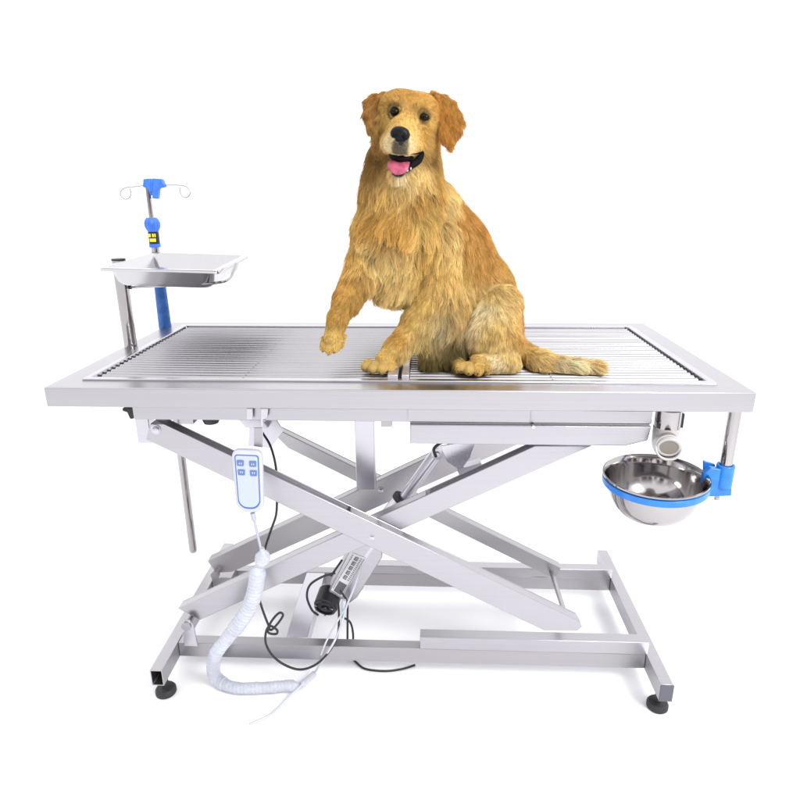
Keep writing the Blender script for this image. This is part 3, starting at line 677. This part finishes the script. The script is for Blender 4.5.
# coat guides: (u, v, Y, du, dv, dY, length cm, colour)
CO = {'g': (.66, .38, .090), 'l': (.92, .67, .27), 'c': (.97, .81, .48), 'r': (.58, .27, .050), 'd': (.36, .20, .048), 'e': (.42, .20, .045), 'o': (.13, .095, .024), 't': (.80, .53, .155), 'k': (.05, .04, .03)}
GD = [
 # head: forehead, cheeks, muzzle
 (409, 96, -.20, 0, -1, .6, .7, 'g'), (392, 98, -.20, -.5, -1, .5, .8, 'g'), (426, 100, -.20, .5, -.8, .5, .8, 'g'),
 (409, 112, -.225, .1, -1, .3, .5, 't'), (385, 118, -.20, -.8, .4, .8, .9, 't'), (434, 122, -.20, .9, .3, .8, .9, 't'),
 (384, 133, -.21, -.8, .8, .6, 1.1, 'l'), (428, 137, -.21, .8, .6, .6, 1.1, 't'), (396, 124, -.25, -.3, -.6, .8, .5, 't'), (408, 126, -.25, .4, -.5, .8, .5, 't'),
 (390, 140, -.27, -.7, .3, .9, .5, 'c'), (414, 144, -.27, .8, .1, .9, .4, 'c'), (418, 133, -.24, .8, 0, .8, .5, 'l'), (380, 148, -.19, -.5, 1, .5, 2.0, 'd'), (434, 154, -.18, .5, 1, .4, 2.0, 'd'), (377, 158, -.15, -.4, 1, .3, 2.8, 'd'),  # 'd' guides put the shade under cheeks and jaw into the coat colour
 (400, 178, -.22, 0, 1, .2, 1.3, 'c'), (388, 172, -.22, -.1, 1, .2, 1.3, 'l'), (420, 172, -.20, .3, 1, .2, 1.6, 'l'),
 # ears
 (373, 104, -.17, -.2, 1, 0, 1.2, 'e'), (369, 118, -.18, 0, 1, 0, 1.6, 'e'), (373, 132, -.18, .1, 1, 0, 1.9, 'e'),
 (448, 104, -.15, .6, 1, 0, 1.1, 'g'), (458, 122, -.16, .25, 1, 0, 1.1, 'r'), (449, 138, -.18, .0, 1, 0, 1.5, 'r'), (441, 112, -.185, .2, 1, 0, 1.1, 'r'), (443, 128, -.20, .1, 1, 0, 1.3, 'r'), (443.5, 121, -.195, .1, 1, 0, 1.2, 'r'), (447, 136, -.20, .0, 1, 0, 1.5, 'r'), (379, 116, -.20, 0, 1, 0, 1.2, 'd'), (377, 128, -.20, 0, 1, 0, 1.5, 'd'),
 (410, 100, -.10, 0, .6, .8, 1.2, 'g'), (395, 130, -.09, 0, 1, .5, 2, 'g'), (425, 130, -.09, 0, 1, .5, 2, 'g'),
 # neck and ruff; the 'd' guide paints the shaded left side of the neck
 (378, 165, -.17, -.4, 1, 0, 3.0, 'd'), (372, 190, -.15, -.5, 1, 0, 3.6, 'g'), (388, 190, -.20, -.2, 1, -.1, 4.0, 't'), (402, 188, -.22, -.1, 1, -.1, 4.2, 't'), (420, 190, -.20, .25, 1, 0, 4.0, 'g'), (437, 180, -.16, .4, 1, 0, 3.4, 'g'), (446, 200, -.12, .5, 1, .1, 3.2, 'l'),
 (358, 212, -.15, .1, 1, 0, 2.4, 't'), (380, 215, -.21, -.3, 1, 0, 4.4, 'g'), (402, 220, -.22, -.15, 1, -.1, 4.4, 'g'), (425, 215, -.18, .3, 1, 0, 4.0, 't'),
 (355, 240, -.16, .05, 1, 0, 2.6, 't'), (378, 250, -.21, -.35, 1, 0, 4.6, 'l'), (400, 252, -.21, -.45, 1, 0, 4.4, 'l'), (422, 245, -.18, -.25, 1, 0, 3.8, 't'), (440, 235, -.15, .1, 1, 0, 3.2, 'l'),
 (372, 280, -.18, -.3, 1, 0, 3.8, 'l'), (385, 292, -.18, -.1, 1, 0, 3.6, 'l'), (402, 285, -.18, -.3, 1, 0, 3.6, 'l'), (396, 300, -.15, 0, 1, 0, 3.2, 'l'),
 (395, 190, -.05, 0, .8, .5, 3, 'g'), (395, 240, -.03, .1, 1, .3, 3, 'g'),
 # back and flank
 (455, 212, -.08, .5, 1, .3, 2.4, 'r'), (470, 235, -.05, .55, 1, .2, 2.2, 'r'), (458, 250, -.08, .3, 1, 0, 2.4, 'r'), (450, 222, -.10, .3, 1, 0, 2.4, 'r'), (488, 258, -.03, .6, 1, .2, 2.0, 'g'), (475, 270, -.07, .35, 1, 0, 2.2, 'r'), (505, 280, -.03, .5, 1, .2, 1.9, 'g'), (455, 275, -.10, .0, 1, 0, 2.8, 't'), (440, 262, -.14, -.1, 1, 0, 2.6, 'l'),
 (430, 230, .0, .4, 1, .6, 2.6, 'g'), (460, 270, .04, .4, 1, .5, 2.4, 'g'), (480, 310, .04, .2, 1, .3, 2.2, 'g'),
 # haunch
 (516, 300, -.07, .1, 1, 0, 1.9, 'g'), (518, 325, -.08, 0, 1, 0, 2.0, 'r'), (495, 296, -.12, .2, 1, -.1, 2.0, 'l'), (500, 312, -.13, .1, 1, -.1, 2.0, 'l'), (485, 310, -.14, -.3, 1, -.1, 2.8, 'c'), (475, 330, -.16, -.35, 1, -.1, 3.0, 'c'), (492, 335, -.17, 0, 1, -.1, 2.0, 't'), (508, 340, -.16, 0, 1, 0, 1.8, 'g'), (510, 356, -.19, .1, 1, 0, 1.4, 'l'), (490, 352, -.18, -.1, 1, -.1, 1.7, 'l'), (497, 364, -.20, -.5, .5, -.1, 1.0, 'c'), (476, 362, -.22, -.7, .4, -.3, .5, 't'), (470, 368, -.23, -.6, .4, -.4, .22, 't'), (483, 366, -.225, -.4, .6, -.3, .5, 't'),
 # belly: dark 'o' colour partly stands in for shade between the legs
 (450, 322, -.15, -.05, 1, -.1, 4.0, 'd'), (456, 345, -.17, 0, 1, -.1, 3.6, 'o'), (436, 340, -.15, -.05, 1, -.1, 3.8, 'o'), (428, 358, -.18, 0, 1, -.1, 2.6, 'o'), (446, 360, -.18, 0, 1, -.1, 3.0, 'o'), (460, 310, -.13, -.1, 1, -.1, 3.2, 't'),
 # planted leg
 (438, 270, -.15, -.2, 1, 0, 2.6, 't'), (445, 300, -.14, .1, 1, 0, 3.4, 'l'), (425, 300, -.16, -.4, 1, 0, 1.8, 't'), (440, 322, -.15, .1, 1, 0, 3.6, 'c'), (412, 325, -.17, -.6, 1, 0, 1.2, 't'), (425, 335, -.17, -.1, 1, 0, 3.2, 'l'), (400, 340, -.19, -.7, .9, 0, .8, 'g'), (408, 350, -.18, -.2, 1, 0, 2.2, 'l'), (388, 352, -.205, -.8, .7, -.1, .6, 't'), (375, 366, -.22, -.8, .4, -.2, .22, 't'), (388, 366, -.22, -.6, .5, -.2, .25, 't'),
 # raised leg
 (358, 265, -.18, -.2, 1, 0, 2.4, 't'), (352, 285, -.20, -.4, 1, 0, 1.8, 'g'), (362, 285, -.19, 0, 1, 0, 3.2, 'd'), (342, 300, -.23, -.5, 1, 0, 1.0, 'g'), (352, 304, -.21, .1, 1, 0, 2.2, 'd'), (336, 318, -.245, -.3, 1, 0, .8, 'g'), (342, 320, -.235, 0, 1, 0, 1.2, 'g'), (332, 335, -.25, -.2, 1, 0, .6, 't'), (331, 347, -.25, -.2, 1, -.2, .5, 't'),
 # tail
 (525, 350, -.13, .7, .8, 0, 2.0, 'g'), (545, 357, -.17, 1, .25, 0, 2.4, 'l'), (568, 360, -.185, 1, .05, -.05, 3.8, 'c'), (590, 364, -.19, 1, .2, 0, 2.6, 'l'), (560, 366, -.19, .9, .45, -.3, 3.8, 'c'), (585, 370, -.20, 1, .35, -.2, 2.4, 'c'), (560, 358, -.16, 1, .1, .4, 2.8, 'g')]
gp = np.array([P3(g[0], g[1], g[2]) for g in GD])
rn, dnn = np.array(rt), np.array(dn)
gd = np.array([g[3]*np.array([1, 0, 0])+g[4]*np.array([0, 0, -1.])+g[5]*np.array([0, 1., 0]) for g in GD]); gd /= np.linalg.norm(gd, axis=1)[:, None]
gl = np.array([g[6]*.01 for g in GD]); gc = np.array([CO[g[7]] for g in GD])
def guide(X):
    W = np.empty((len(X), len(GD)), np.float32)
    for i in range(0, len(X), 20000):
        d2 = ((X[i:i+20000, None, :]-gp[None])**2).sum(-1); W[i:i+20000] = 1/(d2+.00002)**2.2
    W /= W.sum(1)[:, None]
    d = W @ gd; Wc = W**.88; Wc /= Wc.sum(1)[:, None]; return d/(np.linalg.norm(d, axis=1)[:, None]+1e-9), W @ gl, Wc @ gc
# dark bare skin: muzzle front, mouth lining, lips
PHIL = [Hpx(u, v, .108) for u in (395, 400.5, 406) for v in (142, 145, 148)]
SKIN = [(Hpx(400.6, 142, .112), .0060), (H(.003, -.071, .075), .024), (H(.003, -.066, .050), .026), (Hpx(384, 152, .085), .008), (Hpx(401, 152.5, .095), .009)]
EYES = [H(-.0285, .0005, .040), H(.0285, .0005, .040)]
EY = [Hpx(394.2, 111.6, .0475), Hpx(424.6, 117.2, .0475)]
dogE = thing('dog', tuple(atz(430, 372, T)), 'golden retriever with open mouth sitting on the slats with one front paw raised', 'dog')
me = bpy.data.meshes.new('body'); me.from_pydata(VT.tolist(), [], Q.tolist()); me.shade_smooth()
body = bpy.data.objects.new('body', me); COL.objects.link(body); body.parent = dogE; body.matrix_parent_inverse = Matrix.Translation(dogE.location).inverted()
sm = body.modifiers.new('s', 'SMOOTH'); sm.factor = .5; sm.iterations = 4
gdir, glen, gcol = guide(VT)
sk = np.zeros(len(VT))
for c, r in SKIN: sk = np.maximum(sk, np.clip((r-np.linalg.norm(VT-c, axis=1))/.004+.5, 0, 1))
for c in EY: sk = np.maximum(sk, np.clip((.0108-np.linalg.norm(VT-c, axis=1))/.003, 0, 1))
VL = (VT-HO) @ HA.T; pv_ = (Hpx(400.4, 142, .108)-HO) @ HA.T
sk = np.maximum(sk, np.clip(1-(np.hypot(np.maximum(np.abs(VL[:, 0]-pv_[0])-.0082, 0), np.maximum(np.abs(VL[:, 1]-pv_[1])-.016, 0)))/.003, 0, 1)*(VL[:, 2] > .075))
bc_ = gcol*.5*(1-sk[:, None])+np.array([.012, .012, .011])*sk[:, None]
ca = me.attributes.new('coat', 'FLOAT_COLOR', 'POINT'); ca.data.foreach_set('color', np.concatenate([bc_, np.ones((len(VT), 1))], 1).astype(np.float32).ravel())
def coatmat(name, rough, hair=False):
    m = mat(name, (.5, .3, .1), 0, rough, .25); N, L, b = nodes(m)
    a = N.new('ShaderNodeAttribute'); a.attribute_name = 'coat'; a.attribute_type = 'GEOMETRY'; L.new(a.outputs['Color'], b.inputs['Base Color'])
    return m
me.materials.append(coatmat('skin_and_undercoat', .7))

# --- fur strands
tri = np.concatenate([Q[:, [0, 1, 2]], Q[:, [0, 2, 3]]])
a_, b_, c_2 = VT[tri[:, 0]], VT[tri[:, 1]], VT[tri[:, 2]]
area_t = np.linalg.norm(np.cross(b_-a_, c_2-a_), axis=1)/2
cen_t = (a_+b_+c_2)/3
_, lt, _ = guide(cen_t)
dens = area_t*(.45+.012/np.maximum(lt, .003))
hd_ = np.linalg.norm(cen_t-H(0, -.02, .03), axis=1) < .10
dens *= np.where(hd_, 3.2, 1)
vis = ((cen_t[:, 1] < .0) | True)
NS = 460000
ti = rng.choice(len(tri), NS, p=dens/dens.sum())
r1, r2 = rng.random(NS), rng.random(NS); q1 = np.sqrt(r1)
w3 = np.stack([1-q1, q1*(1-r2), q1*r2], 1)[:, :, None]
X = (VT[tri[ti]]*w3).sum(1); Nn = (NV[tri[ti]]*w3).sum(1); Nn /= np.linalg.norm(Nn, axis=1)[:, None]+1e-9
keep = np.ones(NS, bool)
for c, r in SKIN: keep &= np.linalg.norm(X-c, axis=1) > r-.002
for c in EY: keep &= np.linalg.norm(X-c, axis=1) > .0088
NO = Hpx(400.3, 133, .110)
keep &= np.linalg.norm((X-NO)/np.array([1, .8, .8]), axis=1) > .0165
keep &= X[:, 2] > T+.002
X, Nn = X[keep], Nn[keep]; NS = len(X)
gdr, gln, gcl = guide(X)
# nothing long near the eyes and nose
for c, r in [(e, .020) for e in EY]+[(NO, .024), (SKIN[0][0], .016)]:
    dd = np.linalg.norm(X-c, axis=1); gln = np.where(dd < r, np.minimum(gln, .0036+.006*np.clip((dd-.008)/r, 0, 1)), gln)
gln = gln*(.65+.55*rng.random(NS)+.45*(rng.random(NS) < .03))
K = 7
def noise3(X, s, sd):
    r = np.random.default_rng(sd); o = np.zeros((len(X), 3))
    for _ in range(4):
        k = r.normal(size=(3, 3))*s; ph = r.random(3)*6.28; o += np.sin(X @ k+ph)
    return o/2.4
tn = gdr-(gdr*Nn).sum(1)[:, None]*Nn; tn /= np.linalg.norm(tn, axis=1)[:, None]+1e-6
long_ = np.clip((gln-.010)/.025, 0, 1)[:, None]
tn = tn+noise3(X, 38, 3)*(.10+.32*long_)+noise3(X, 110, 5)*(.08+.20*long_)+rng.normal(size=X.shape)*.09
tn -= (tn*Nn).sum(1)[:, None]*Nn*.8; tn /= np.linalg.norm(tn, axis=1)[:, None]
fly = rng.random(NS) < .07; lift = np.where(gln[:, None] < .011, .62, .42)-.12*long_+.22*fly[:, None]
d_ = Nn*lift+tn*(1-lift*.6); d_ /= np.linalg.norm(d_, axis=1)[:, None]
ST = np.zeros((NS, K, 3)); ST[:, 0] = X-Nn*.0012
end = tn*.9+Nn*.06+np.array([0, 0, -.30])*long_; end /= np.linalg.norm(end, axis=1)[:, None]
sidev = np.cross(Nn, tn); ph = noise3(X, 60, 9)[:, 0]*6
for k in range(1, K):
    t = k/(K-1); dk = d_*(1-t)+end*t; dk /= np.linalg.norm(dk, axis=1)[:, None]
    wav = sidev*(np.sin(ph+t*7)*.38*long_[:, 0])[:, None]
    ST[:, k] = ST[:, k-1]+(dk+wav)*(gln/(K-1))[:, None]
# clumps
calm = np.where(fly, .1, 1.)[:, None]; nc = NS//14; cl = rng.choice(NS, nc, replace=False); kd = kdtree.KDTree(nc)
for j, i in enumerate(cl): kd.insert(X[i], j)
kd.balance(); own = np.empty(NS, int)
for i in range(NS): own[i] = kd.find(X[i])[1]
C_i = cl[own]; same = ((tn*tn[C_i]).sum(1) > .3)[:, None]
for k in range(1, K):
    t = k/(K-1); a = (.55*t**1.1*calm)*(.35+.65*long_)*same
    tgt = ST[C_i, k]; ST[:, k] = ST[:, k]*(1-a)+tgt*a
nb = NS//110; cl2 = rng.choice(NS, nb, replace=False); kd = kdtree.KDTree(nb)
for j, i in enumerate(cl2): kd.insert(X[i], j)
kd.balance(); own2 = np.empty(NS, int); JX = X+rng.normal(size=X.shape)*.0015
for i in range(NS): own2[i] = kd.find(JX[i])[1]
C_i = cl2[own2]; same = ((tn*tn[C_i]).sum(1) > .3)[:, None]
for k in range(1, K):
    t = k/(K-1); a = .50*t**1.3*long_*same*calm; ST[:, k] = ST[:, k]*(1-a)+ST[C_i, k]*a
ST[:, :, 2] = np.maximum(ST[:, :, 2], T+.0015)
crv = rng.random(nc)[own]; big = rng.random(nb)[own2]; one = rng.random(NS)
val = (.48+.46*crv+.24*big)*(.74+.50*one)+.05
warm = (noise3(X, 26, 21)[:, 0]*.5)
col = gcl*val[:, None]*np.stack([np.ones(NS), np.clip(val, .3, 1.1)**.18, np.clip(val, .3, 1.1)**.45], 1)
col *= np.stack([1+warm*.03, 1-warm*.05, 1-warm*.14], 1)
# dark patch between nose and lip, brown tints at eye corners, brow, cheeks and ear bases
XL = (X-HO) @ HA.T; pc_ = (Hpx(400.4, 145.6, .108)-HO) @ HA.T; bx_ = np.maximum(np.abs(XL[:, 0]-pc_[0])-.0082, 0); by_ = np.maximum(np.abs(XL[:, 1]-pc_[1])-.0105, 0)
fk = np.clip(1-(np.sqrt(bx_**2+by_**2)-.0005)/.0050, 0, 1)[:, None]*.86*(XL[:, 2:] > .05); col = col*(1-fk)+np.array([.045, .045, .040])*fk
for c, r, w_, cc_ in ((Hpx(403, 110, .045), .011, .45, (.30, .16, .05)), (Hpx(414, 113, .045), .011, .45, (.30, .16, .05)), (Hpx(394, 106, .04), .010, .4, (.62, .36, .12)), (Hpx(426, 111, .04), .010, .4, (.62, .36, .12)), (Hpx(434, 133, .03), .016, .35, (.45, .24, .07)), (Hpx(382, 124, .02), .014, .4, (.42, .22, .06)), (Hpx(438, 118, .0), .012, .4, (.42, .20, .05)), (Hpx(409, 104, .04), .012, .35, (.66, .38, .09)), (Hpx(424, 146, .04), .010, .4, (.50, .29, .09)), (Hpx(389, 128, .06), .008, .3, (.52, .32, .11))):
    fk = np.clip((r*1.4-np.linalg.norm(X-c, axis=1))/r, 0, 1)[:, None]*w_; col = col*(1-fk)+np.array(cc_)*fk
for e in EY:
    fk = np.clip((.0150-np.linalg.norm(X-e, axis=1))/.004, 0, 1)[:, None]*.8; col = col*(1-fk)+np.array([.05, .03, .015])*fk
col = np.clip(col, .01, .95)
hc = bpy.data.hair_curves.new('fur'); hc.add_curves([K]*NS)
hc.attributes['position'].data.foreach_set('vector', ST.astype(np.float32).ravel())
ra = hc.attributes.get('radius') or hc.attributes.new('radius', 'FLOAT', 'POINT')
rb_ = (np.linspace(1, .25, K)[None]*np.where(gln > .012, .00024, .00018)[:, None])
ra.data.foreach_set('value', rb_.astype(np.float32).ravel())
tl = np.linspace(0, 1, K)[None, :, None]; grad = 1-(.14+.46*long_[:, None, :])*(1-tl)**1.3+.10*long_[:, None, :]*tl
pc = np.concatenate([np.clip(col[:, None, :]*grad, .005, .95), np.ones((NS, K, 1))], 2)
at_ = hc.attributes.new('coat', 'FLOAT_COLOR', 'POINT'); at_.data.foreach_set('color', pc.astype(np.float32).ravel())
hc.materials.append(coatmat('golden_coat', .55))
fur = bpy.data.objects.new('fur', hc); COL.objects.link(fur); fur.parent = dogE; fur.matrix_parent_inverse = body.matrix_parent_inverse
print('fur', NS, 'verts', len(VT))

# --- eyes, nose, tongue, lips, claws
for i, e in enumerate(EY):
    f = MB(); f.ell(e-ef*.0030, HA, (.0086, .0062, .0072)); f.build('eye', EYE, dogE)
f = MB(); nn = 28
f.ell(NO+eu*.0022, HA, (.0150, .0082, .0105))
for s in (-1, 1): f.ell(NO+ex*s*.0095-eu*.0018, HA, (.0072, .0082, .0098)); 
f.ell(NO+eu*-.006+ef*.001, HA, (.0085, .0075, .0085)); f.ell(NO+eu*-.014-ef*.002, HA, (.0042, .0060, .0070))
ns = f.build('nose', NOSE, dogE)
rm_ = ns.modifiers.new('r', 'REMESH'); rm_.mode = 'VOXEL'; rm_.voxel_size = .0009; ns.modifiers.new('sm', 'SMOOTH').iterations = 6
for s in (-1, 1):
    f = MB(); f.ell(NO+ex*s*.0078-eu*.0035+ef*.0082, HA, (.0032, .0024, .0026), 16, 10); f.build('nostril', LIP, ns)
# tongue: a curved slab lying out over the lower teeth
f = MB(); rows = []; nr_, nk = 18, 22
tg0, tg1, tg2 = Hpx(401, 162, .050), Hpx(399, 159, .098), Hpx(396.5, 175, .098)
for i in range(nr_+1):
    t = i/nr_; p = tg0*(1-t)**2+tg1*2*t*(1-t)+tg2*t*t; dv = 2*(1-t)*(tg1-tg0)+2*t*(tg2-tg1); dv /= np.linalg.norm(dv)
    nrm = np.cross(ex, dv); nrm /= np.linalg.norm(nrm); nrm = nrm if nrm @ (ef+eu*.3) > 0 else -nrm
    wd = .0190*(1 if t < .62 else sqrt(max(0, 1-((t-.62)/.385)**2)))*(.92+.1*t); th = .0042*(1 if t < .7 else sqrt(max(.02, 1-((t-.7)/.31)**2)))
    for k in range(nk):
        an = 2*pi*k/nk; x = cos(an)*wd; z = sin(an)*th-.0026*math.exp(-(x/.004)**2)*(sin(an) > 0)+.05*x*x/.02
        rows.append(tuple(p+ex*x+nrm*z))
f.add(rows, [(i*nk+k, i*nk+(k+1) % nk, (i+1)*nk+(k+1) % nk, (i+1)*nk+k) for i in range(nr_) for k in range(nk)]+[tuple(range(nk)), tuple(nr_*nk+k for k in range(nk))])
f.build('tongue', PINK, dogE)
lipz = lambda u, v, z: tuple(Hpx(u, v, z))
f = MB(); f.tube(spline([lipz(386.5, 150, .075), lipz(389, 150.5, .088), lipz(394, 149, .098), lipz(400, 148.5, .102), lipz(406, 150, .098), (lipz(411, 153.5, .086)), lipz(417, 153.5, .066), lipz(423, 151.5, .046)], 6), [.0013]*43, 10)
f.build('upper_lip', LIP, dogE)
for u, v in ((407.5, 170.5), (410.8, 168.5)):
    f = MB(); f.ell(Hpx(u, v, .083), HA, (.0016, .0024, .0016), 12, 8); f.build('tooth', PVC, dogE)
f = MB(); path = spline([lipz(423, 152.5, .046), lipz(420.5, 157, .052), lipz(417, 161.5, .062), lipz(411, 166, .076), lipz(405, 169.5, .084)], 6)
f.tube(path, [.0012+.0056*sin(pi*min(1, (i+2)/(len(path)+1)))**.8 for i in range(len(path))], 12); f.build('lower_lip', LIP, dogE)
f = MB(); f.ell(Hpx(401, 155.5, .060), HA, (.0215, .0115, .032)); f.build('mouth_lining', LIP, dogE)
for i, (u, v, Y, r) in enumerate(TOES):
    p = V(at(u, v, Y)); s = r*px(p)
    d1 = V((-.35, -.8, -.45)) if i < 4 else (V((-.1, -.85, -.4)) if i < 8 else V((-.25, -.45, -.9))); d1.normalize()
    q0 = p+d1*s*.75; q0.z = max(q0.z, T+.0045) if i < 8 else q0.z
    q1_ = q0+d1*.006; q1_.z = max(q1_.z, T+.003) if i < 8 else q1_.z
    f = MB(); f.tube([q0, q0.lerp(q1_, .5)+V((0, 0, .0006)), q1_], [.0021, .0017, .0004], 10); f.build('claw', CLAW, dogE)
# ------------------------------------------------------------------ light
w = bpy.data.worlds.new('World'); S.world = w; w.use_nodes = True
N, L = w.node_tree.nodes, w.node_tree.links; bg = N['Background']
tc = N.new('ShaderNodeTexCoord'); sp = N.new('ShaderNodeSeparateXYZ'); L.new(tc.outputs['Generated'], sp.inputs[0])
# white cyclorama; a dull patchy band added behind the camera for the metal to reflect
def MR(src, a, b, c=0, d=1):
    n = N.new('ShaderNodeMapRange'); n.interpolation_type = 'SMOOTHSTEP'
    for k, x in zip((1, 2, 3, 4), (a, b, c, d)): n.inputs[k].default_value = x
    L.new(src, n.inputs[0]); return n.outputs[0]
def MU(a, b):
    n = N.new('ShaderNodeMath'); n.operation = 'MULTIPLY'; L.new(a, n.inputs[0]); L.new(b, n.inputs[1]); return n.outputs[0]
mp = N.new('ShaderNodeMapping'); mp.inputs['Scale'].default_value = (1, 1, .25); L.new(tc.outputs['Generated'], mp.inputs[0])
nz = N.new('ShaderNodeTexNoise'); nz.inputs['Scale'].default_value = 4.5; nz.inputs['Detail'].default_value = 2; L.new(mp.outputs[0], nz.inputs['Vector'])
dark = MU(MU(MR(sp.outputs['Y'], -.15, -.75), MR(sp.outputs['Z'], .60, .25)), MR(nz.outputs[0], .36, .54))
mx = N.new('ShaderNodeMix'); mx.data_type = 'RGBA'; mx.inputs[6].default_value = (1.5, 1.5, 1.52, 1); mx.inputs[7].default_value = (.15, .10, .095, 1)
L.new(dark, mx.inputs[0]); L.new(mx.outputs[2], bg.inputs['Color'])
bg.inputs['Strength'].default_value = 1.0
def area(name, loc, tgt, size, power, col=(1, 1, 1)):
    l = bpy.data.lights.new(name, 'AREA'); l.size = size; l.energy = power; l.color = col
    o = bpy.data.objects.new(name, l); COL.objects.link(o); o.location = loc
    o.rotation_euler = (V(tgt)-V(loc)).to_track_quat('-Z', 'Y').to_euler(); return o
area('softbox_key', (1.7, -2.0, 2.5), (0, 0, .9), .9, 80)
S.view_settings.view_transform = 'Standard'; S.view_settings.look = 'None'; S.view_settings.exposure = 0; S.view_settings.gamma = 1
S.cycles.use_denoising = True
S.cycles.max_bounces = 10
